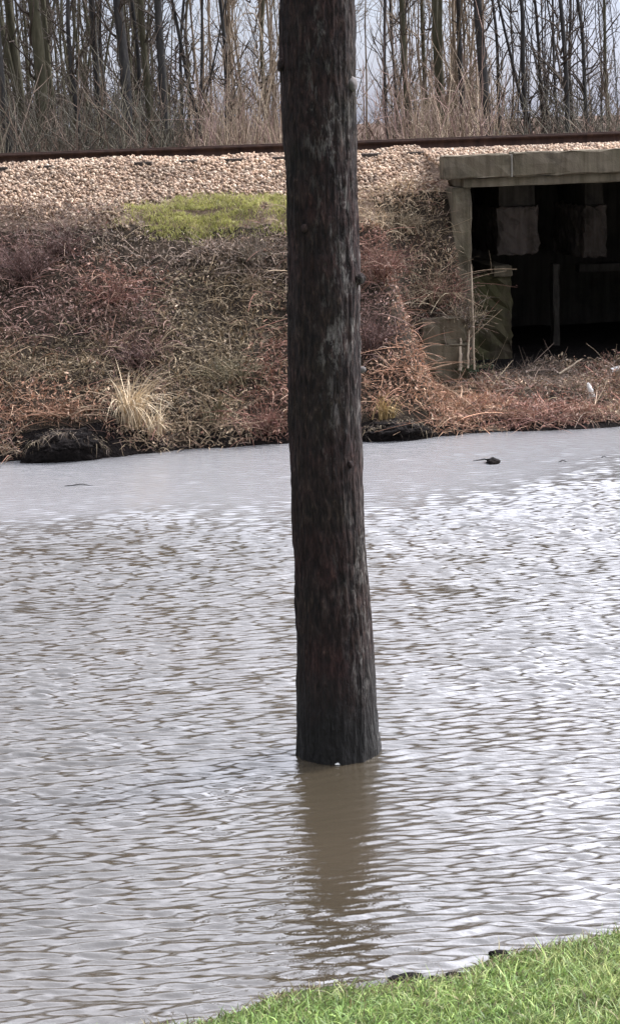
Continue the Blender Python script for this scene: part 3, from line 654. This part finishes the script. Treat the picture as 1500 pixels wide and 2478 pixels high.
# dead grass
u, v = scatter(26000, dens=lambda a, b_: sstep(fbm(a*1.4, b_*1.4, 57), .3, .6)); n = len(u); z = zb(u, v)
D = np.stack([RNG.normal(0, .35, n), RNG.normal(-.25, .35, n), RNG.uniform(.5, 1, n)], 1); B = np.stack([RNG.normal(0, .4, n), RNG.normal(-.35, .3, n), RNG.uniform(-.9, -.2, n)], 1)
V, Fc, k = blades(np.stack([u, v, z-.01], 1), D, B, RNG.uniform(.12, .38, n), RNG.uniform(.006, .014, n)); c, fam = bank_cols(u, v, n)
c = c*.75+np.array([.44, .34, .22])*.35
tag(bank_frame(link('withered_grass', np_mesh('withered_grass', V, Fc, np.repeat(c, k, 0)), M_scrub)), 'withered tan grass matted over the far bank', 'dead grass', kind='stuff')
# leaves
u, v = scatter(85000); n = len(u); z = zb(u, v)+RNG.uniform(0, .26, n)*np.clip(fbm(u*2.2, v*2.2, 51)*2-.6, .05, 1)
V, Fc, k = leaves(np.stack([u, v, z], 1), RNG.uniform(.010, .036, n), .4); c, fam = bank_cols(u, v, n)
tag(bank_frame(link('fallen_leaves', np_mesh('fallen_leaves', V, Fc, np.repeat(c, k, 0)), M_leaf)), 'dead leaves caught among the scrub on the far bank', 'leaf litter', kind='stuff')
# green turf patch
n = 26000; u = GU+RNG.uniform(-1.15, 1.15, n)*GRU; v = GV+RNG.uniform(-1.15, 1.15, n)*GRV; g = green(u, v); kk = RNG.random(n) < g*1.1; u, v = u[kk], v[kk]; n = len(u); z = zb(u, v)
D = np.stack([RNG.normal(0, .3, n), RNG.normal(-.2, .3, n), np.ones(n)], 1); B = np.stack([RNG.normal(0, .4, n), RNG.normal(-.3, .3, n), RNG.uniform(-.6, 0, n)], 1)
V, Fc, k = blades(np.stack([u, v, z], 1), D, B, RNG.uniform(.03, .085, n), RNG.uniform(.006, .012, n))
pal = np.array([(.50, .50, .17), (.58, .55, .22), (.40, .42, .15), (.58, .52, .28)]); c = pal[RNG.integers(0, 4, n)]*RNG.uniform(.6, 1.2, (n, 1))*(.75+.5*fbm(u*4, v*5, 12))[:, None]
tag(bank_frame(link('turf_patch', np_mesh('turf_patch', V, Fc, np.repeat(c, k, 0)), M_grass)), 'bright yellow green patch of turf just below the ballast', 'grass', kind='stuff')

# single shrubs and tufts one can point at
def shrub(name, px, py, hgt, wid, ns, pal, lpal, label, cat, group=None, droop=.5, rs=.006, nl=5, lsz=.02):
    u, v, z = hit(px, py); P0 = to_world(u, v, z-.04); r = empty(name, P0); tag(r, label, cat, group)
    P = np.stack([RNG.normal(0, wid*.18, ns), RNG.normal(0, wid*.15, ns), np.zeros(ns)], 1); a = RNG.uniform(0, 6.28, ns); sp = np.clip(np.abs(RNG.normal(0, .5, ns)), 0, .85)
    D = np.stack([np.cos(a)*sp*wid/hgt, np.sin(a)*sp*wid/hgt-.12, np.ones(ns)], 1); B = np.stack([np.cos(a)*sp*wid/hgt, np.sin(a)*sp*wid/hgt, -droop*RNG.uniform(.5, 1.3, ns)], 1)
    Ln = hgt*RNG.uniform(.55, 1.15, ns); Rd = RNG.uniform(.6, 1.2, ns)*rs
    V, Fc, k = stems(P, D, B, Ln, Rd, 6, 4)
    idx = RNG.integers(0, ns, ns*3); tq = RNG.uniform(.3, .95, len(idx)); Pq = P[idx]+D[idx]*(Ln[idx]*tq)[:, None]+B[idx]*(Ln[idx]*tq*tq)[:, None]
    V2, F2_, k2 = stems(Pq, D[idx]+RNG.normal(0, .7, (len(idx), 3)), RNG.normal(0, .3, (len(idx), 3)), Ln[idx]*RNG.uniform(.15, .35, len(idx)), Rd[idx]*.6, 3, 3)
    pal = np.array(pal); c = pal[RNG.integers(0, len(pal), ns)]*RNG.uniform(.75, 1.2, (ns, 1))
    link('stems', np_mesh('stems', np.concatenate([V, V2]), np.concatenate([Fc, F2_+len(V)]), np.concatenate([np.repeat(c, k, 0), np.repeat(c[idx], k2, 0)])), M_scrub, r)
    if nl:
        idx = RNG.integers(0, ns, ns*nl); tq = RNG.uniform(.3, 1, len(idx)); Pq = P[idx]+D[idx]*(Ln[idx]*tq)[:, None]+B[idx]*(Ln[idx]*tq*tq)[:, None]+RNG.normal(0, .03, (len(idx), 3))
        V3, F3, k3 = leaves(Pq, RNG.uniform(.6, 1.3, len(idx))*lsz, .3); lp = np.array(lpal); c3 = lp[RNG.integers(0, len(lp), len(idx))]*RNG.uniform(.7, 1.25, (len(idx), 1))
        link('leaves', np_mesh('leaves', V3, F3, np.repeat(c3, k3, 0)), M_leaf, r)
    return r
BG = 'bushes on the far bank'
shrub('bramble_bush', 60, 680, .75, .55, 70, PUR, PUR, 'purplish twiggy bush high on the bank at the left edge', 'bush', BG)
shrub('bramble_bush', 160, 610, .5, .45, 45, PUR, GRY, 'small purple grey bush right of the left edge bush', 'bush', BG)
shrub('bramble_bush', 275, 725, .38, .6, 60, RED, RED, 'low rusty red bush halfway up the bank at left', 'bush', BG, droop=.8)
shrub('bramble_bush', 330, 880, .42, .4, 45, PUR, PUR, 'purplish bush above the drooping straw tuft', 'bush', BG)
shrub('bramble_bush', 610, 640, .5, .5, 50, GRY, OLV, 'grey green bush under the bright turf patch', 'bush', BG)
shrub('bramble_bush', 560, 930, .55, .55, 60, OLV, OLV, 'olive bush low on the bank left of the flooded trunk', 'bush', BG)
shrub('bramble_bush', 650, 1040, .42, .45, 60, RED, RED, 'dark red bush at the waterline left of the flooded trunk', 'bush', BG)
shrub('bramble_bush', 925, 680, .6, .45, 60, RED, RED, 'red leaved bush close to the right side of the flooded trunk', 'bush', BG)
shrub('bramble_bush', 905, 850, .6, .4, 60, PUR, PUR, 'dense purplish bush low beside the right of the flooded trunk', 'bush', BG)
shrub('bramble_bush', 1060, 730, .7, .65, 70, TAN+RED, RED, 'arching tan bramble bush left of the bridge abutment', 'bush', BG, droop=.8)
shrub('bramble_bush', 1118, 800, .66, .36, 70, TAN+GRY, GRY, 'tall straggly tan bush overlapping the left edge of the bridge opening', 'bush', BG, droop=.7)
shrub('bramble_bush', 1168, 700, .34, .26, 40, BROWN+PUR, BROWN, 'brown straggly bush growing inside the left corner of the bridge opening', 'bush', BG, droop=.9)
shrub('bramble_bush', 970, 560, .5, .6, 60, TAN, TAN, 'straw coloured bush below the ballast near the bridge beam', 'bush', BG, nl=1)
shrub('ivy_clump', 1132, 905, .22, .22, 26, OLV, [(.05, .085, .04), (.08, .12, .06), (.12, .16, .10)], 'small green ivy clump at the foot of the bridge abutment', 'ivy', nl=9, lsz=.024)
shrub('bramble_bush', 1265, 925, .34, .6, 50, GRY, GRY, 'low grey bush in front of the dark bridge opening', 'bush', BG, nl=3)
shrub('dead_fern', 1090, 1005, .24, .7, 60, RUS, RUS, 'low rust coloured fern mat near the water before the bridge', 'fern', 'rusty ferns', droop=.9)
shrub('dead_fern', 1310, 1010, .22, .8, 60, RED, RED, 'low dark red fern mat near the water below the bridge', 'fern', 'rusty ferns', droop=.9)
shrub('dead_fern', 135, 1000, .26, .6, 60, RUS, RUS, 'rust coloured fern above the dark hollow at left', 'fern', 'rusty ferns', droop=.9)
def tuft(px, py, hgt, n, label, pal, spread=.2):
    u, v, z = hit(px, py); r = empty('grass_tuft', to_world(u, v, z-.02)); tag(r, label, 'grass tuft', 'straw tufts on the far bank')
    P = np.stack([RNG.normal(0, .05, n), RNG.normal(0, .04, n), np.zeros(n)], 1); a = RNG.uniform(0, 6.28, n)
    D = np.stack([np.cos(a)*spread, np.sin(a)*spread-.1, np.ones(n)], 1); B = np.stack([np.cos(a)*spread*.8+.16, np.sin(a)*spread*.8-.1, RNG.uniform(-1.0, -.3, n)], 1)
    V, Fc, k = blades(P, D, B, hgt*RNG.uniform(.7, 1.3, n), RNG.uniform(.010, .018, n), 6); pal = np.array(pal)
    link('blades', np_mesh('blades', V, Fc, np.repeat(pal[RNG.integers(0, len(pal), n)]*RNG.uniform(.8, 1.2, (n, 1)), k, 0)), M_scrub, r)
STR = [(.62, .50, .34), (.70, .58, .41), (.52, .40, .26)]
tuft(318, 1035, 1.05, 190, 'tall drooping straw tuft beside the dark hollow at left', STR)
tuft(372, 1050, .55, 60, 'shorter straw tuft right of the tall drooping one', STR)
tuft(520, 1020, .6, 60, 'olive straw tuft low on the bank left of the flooded trunk', OLV)
tuft(930, 1010, .45, 70, 'golden tuft at the waterline right of the flooded trunk', [(.40, .29, .13), (.5, .36, .18)])

# dark undercut mounds of earth at the waterline
MOUNDS = []
def mound(px0, px1, pyt, pyb, label):
    ua, va = to_uv(on_z(px0, pyb)); ub, vb2 = to_uv(on_z(px1, pyb-10)); um, vm_ = (ua+ub)/2, (va+vb2)/2+.06; MOUNDS.append((um, (ub-ua)/2)); zt2 = at_v((px0+px1)/2, pyt, vm_)[1]
    r = empty('earth_mound', to_world(um, vm_, 0), BA); tag(r, label, 'earth mound', 'dark earth mounds at the waterline')
    zt2 *= 1.12; bm = bmesh.new(); bmesh.ops.create_icosphere(bm, subdivisions=5, radius=1)
    for q in bm.verts:
        x, y, z = q.co; k = 1+.5*(fbm(np.array(x*2+px0), np.array(y*2+z*2.3), 6)-.5)+.25*(fbm(np.array(x*7+px0), np.array(y*6+z*7), 8)-.5)
        if y < 0 and z < .45: y *= .55+.3*(z+1)/1.5     # overhanging, hollowed front
        q.co = Vector((x*(ub-ua)/2*k*1.02, y*.30*k, max(z*zt2*k, -.25)))
    me = bpy.data.meshes.new('earth'); bm.to_mesh(me); bm.free(); me.materials.append(M_mud_shade); link('earth', me, None, r)
    n = 500; a = RNG.uniform(-1, 1, n); P = np.stack([a*(ub-ua)*.5, RNG.uniform(-.12, .25, n), zt2*(np.sqrt(np.clip(1-a*a*.95, 0, 1)))*.93], 1)
    V, Fc, k = blades(P, np.stack([RNG.normal(0, .4, n), RNG.normal(-.3, .4, n), RNG.uniform(.1, .8, n)], 1), np.stack([RNG.normal(0, .3, n), np.full(n, -.4), RNG.uniform(-1.2, -.5, n)], 1), RNG.uniform(.06, .2, n), RNG.uniform(.006, .012, n))
    pl = np.array(TAN+BROWN+GRY); link('fringe', np_mesh('fringe', V, Fc, np.repeat(pl[RNG.integers(0, len(pl), n)]*.8, k, 0)), M_scrub, r)
mound(58, 262, 1048, 1118, 'rounded black earth mound with hollow front at the water on the left')
mound(872, 1048, 1022, 1068, 'flat dark earth mound at the water right of the flooded trunk')

# ------------------------------------------------------------------ small things
def stick(name, pts, rad, M, label, cat, group=None, S=7):
    pts = [np.array(p) for p in pts]; p0 = pts[0]; n = 10; path = []
    for i in range(n):
        t_ = i/(n-1)*(len(pts)-1); k = min(int(t_), len(pts)-2); path.append(pts[k]*(1-t_+k)+pts[k+1]*(t_-k)-p0+RNG.normal(0, rad*.18, 3))
    o = link(name, np_mesh(name, *tube(path, [rad*(1-.45*i/(n-1)) for i in range(n)], S), None, True), M); o.location = p0; return tag(o, label, cat, group)
def wv(px, py, v): u, z = at_v(px, py, v); return to_world(u, v, z)
stick('dead_branch', [wv(1352, 905, 1.9), wv(1408, 868, 2.0)], .016, M_stake, 'pale broken branch leaning up in front of the dark bridge opening', 'branch')
for i, (xa, ya, xb, yb, rd, lb) in enumerate([(1113, 885, 1114, 818, .026, 'thick bleached stake stump left of the bridge abutment'), (1131, 880, 1134, 800, .017, 'thin bleached stake between the stump and the tall cane'),
        (1147, 882, 1140, 640, .014, 'tall thin bleached cane standing against the bridge abutment')]):
    stick('wooden_stake', [wv(xa, ya+12, 2.1), wv(xb, yb, 2.25)], rd, M_stake, lb, 'stake', 'bleached stakes by the abutment')
def scrap(px, py, sx, sz, tilt, label):
    u, v, z = hit(px, py); bm = bmesh.new(); bmesh.ops.create_cone(bm, cap_ends=True, segments=14, radius1=1, radius2=1, depth=2)
    bmesh.ops.subdivide_edges(bm, edges=bm.edges[:], cuts=3, use_grid_fill=True)
    for q in bm.verts:
        x, y, zz = q.co; k = 1 if zz < .35 else (1-.62*min(1, (zz-.35)/.35)); k *= 1+.12*math.sin(zz*7+x*3)
        q.co = Vector((x*sx*k, y*sx*k*.8, zz*sz))
    me = bpy.data.meshes.new('bottle'); bm.to_mesh(me); bm.free(); me.materials.append(M_white); o = link('plastic_bottle', me)
    o.location = to_world(u, v, z+sz*.9); o.rotation_euler = (0, tilt, .4); tag(o, label, 'bottle')
scrap(1427, 962, .04, .10, -.35, 'small white crushed bottle standing on the mud by the bridge')
scrap(1494, 912, .04, .11, 1.35, 'white bottle lying by the dark opening at the right edge')
dp = on_z(1192, 1120)
dw = empty('driftwood', dp); tag(dw, 'small dark piece of driftwood with a twig floating on the smooth water', 'driftwood')
bm = bmesh.new(); bmesh.ops.create_icosphere(bm, subdivisions=4, radius=1)
for q in bm.verts:
    k = 1+.5*(fbm(np.array(q.co.x*2+1), np.array(q.co.y*2+q.co.z*3), 4)-.5); q.co = Vector((q.co.x*.075*k, q.co.y*.10*k, q.co.z*.045*k+.010))
me = bpy.data.meshes.new('log'); bm.to_mesh(me); bm.free(); me.materials.append(M_mud_shade); link('log', me, None, dw)
link('twig', np_mesh('twig', *tube([(-.03, 0, .03), (-.09, .02, .04), (-.15, .03, .03), (-.21, .05, .02)], [.009, .008, .006, .003], 6), None, True), M_mud_shade, dw)
for px, py, ln, lb in ((1362, 1118, .10, 'tiny dark sliver marking a faint ripple right of the driftwood'), (1462, 1108, .08, 'tiny dark twig floating nearest the right edge'), (196, 1176, .34, 'thin curved twig floating on smooth water at left')):  # first sliver stands in for a faint ripple
    p = on_z(px, py); stick('floating_twig', [p+np.array([-ln/2, 0, .0]), p+np.array([0, .05, .012]), p+np.array([ln/2, -.02, -.004])], .006, M_mud_shade, lb, 'twig', 'twigs floating on the water')

# ------------------------------------------------------------------ near bank and its grass
E = np.array([on_z(x, y)[:2] for x, y in ((-1400, 2740), (440, 2488), (620, 2440), (760, 2410), (960, 2388), (1110, 2368), (1200, 2330), (1330, 2300), (1500, 2258), (2200, 2110), (3400, 1900))])
def edge_y(x): return np.interp(x, E[:, 0], E[:, 1])
def zn(x, y):
    d = (edge_y(x)-y)+(fbm(x*4, y*4, 88)-.5)*.14
    return np.where(d > 0, .035*sstep(d, 0, .05)+d*.235, d*.5)+(fbm(x*3, y*3, 90)-.5)*.05*sstep(d, 0, .3)
xs = np.concatenate([np.linspace(-60, -3.2, 30), np.arange(-3.1, 4, .04), np.linspace(4.1, 60, 30)]); ys = np.concatenate([np.linspace(-25, 5, 40), np.arange(5.1, 11.5, .04), np.linspace(11.6, 16, 8)])
X, Y = np.meshgrid(xs, ys); Z = np.minimum(zn(X, Y), 2.1+.0*X)
tag(link('near_bank', np_mesh('near_bank', np.stack([X, Y, Z], -1).reshape(-1, 3), grid_faces(len(ys), len(xs)), None, True), M_near), kind='structure')
n = 140000; x = RNG.uniform(-2.6, 3.6, n); y = edge_y(x)-RNG.uniform(-.03, 2.6, n)**1.0
d = edge_y(x)-y; den = np.clip(.25+d*3, 0, 1)*(.35+.9*fbm(x*3.5, y*3.5, 93)); kk = (RNG.random(n) < den) & (zn(x, y) > .0); x, y, d = x[kk], y[kk], d[kk]; n = len(x); z = zn(x, y)
cl = fbm(x*2.6, y*2.6, 95)
D = np.stack([RNG.normal(.1, .4, n), RNG.normal(.05, .4, n), np.ones(n)], 1); B = np.stack([RNG.normal(.1, .5, n), RNG.normal(.1, .5, n), RNG.uniform(-.8, -.1, n)], 1)
V, Fc, k = blades(np.stack([x, y, z-.004], 1), D, B, RNG.uniform(.02, .07, n)*(.5+cl), RNG.uniform(.004, .009, n))
pal = np.array([(.19, .29, .075), (.25, .33, .09), (.155, .24, .06), (.31, .35, .12), (.26, .22, .11), (.15, .12, .07)]); ki = np.clip((RNG.random(n)*3.2+(cl-.35)*3).astype(int), 0, 3)
ki = np.where(RNG.random(n) < .75*np.exp(-np.clip(d-.05, 0, 9)*9)+.06, 4+RNG.integers(0, 2, n), ki); c = pal[ki]*np.exp(RNG.normal(-.05, .3, (n, 1)))*(.7+.6*fbm(x*2, y*2.5, 64))[:, None]
tag(link('bank_grass', np_mesh('bank_grass', V, Fc, np.repeat(c, k, 0)), M_grass), 'short bright green grass on the near bank', 'grass', kind='stuff')
for px, py, wd, lb in ((985, 2378, .085, 'black mud clod in a notch of the near grass edge, leftmost of three'), (1048, 2380, .05, 'smallest black mud clod between the two larger ones on the near grass edge'), (1100, 2366, .06, 'black mud clod at the grass edge right of the smallest one'), (1205, 2336, .05, 'dark brown clod further up the grass edge towards the right')):
    p = on_z(px, py); bm = bmesh.new(); bmesh.ops.create_icosphere(bm, subdivisions=4, radius=1)
    for q in bm.verts:
        k = 1+.9*(fbm(np.array(q.co.x*2+px), np.array(q.co.y*2+q.co.z*2), 4)-.5); q.co = Vector((q.co.x*wd*k, q.co.y*wd*.7*k, q.co.z*wd*.42*k))
    me = bpy.data.meshes.new('mud_clod'); bm.to_mesh(me); bm.free(); me.materials.append(M_mud_shade); o = link('mud_clod', me); o.location = (p[0], p[1]-.03, max(zn(np.array(p[0]), np.array(p[1]-.03)), 0)+wd*.12); tag(o, lb, 'mud clod', 'mud clods on the near bank')

fp = on_z(818, 1846); bm = bmesh.new(); bmesh.ops.create_icosphere(bm, subdivisions=4, radius=1)
for q in bm.verts:
    k = 1+.8*(fbm(np.array(q.co.x*2.5+1), np.array(q.co.y*2.5+q.co.z), 14)-.5); q.co = Vector((q.co.x*.034*k, q.co.y*.026*k, max(q.co.z, -.2)*.010*k))
me = bpy.data.meshes.new('foam'); bm.to_mesh(me); bm.free(); me.materials.append(M_white); o = link('foam_clump', me); o.location = (fp[0], fp[1]-.015, .004); tag(o, 'small white clump of foam caught at the foot of the flooded trunk', 'foam')
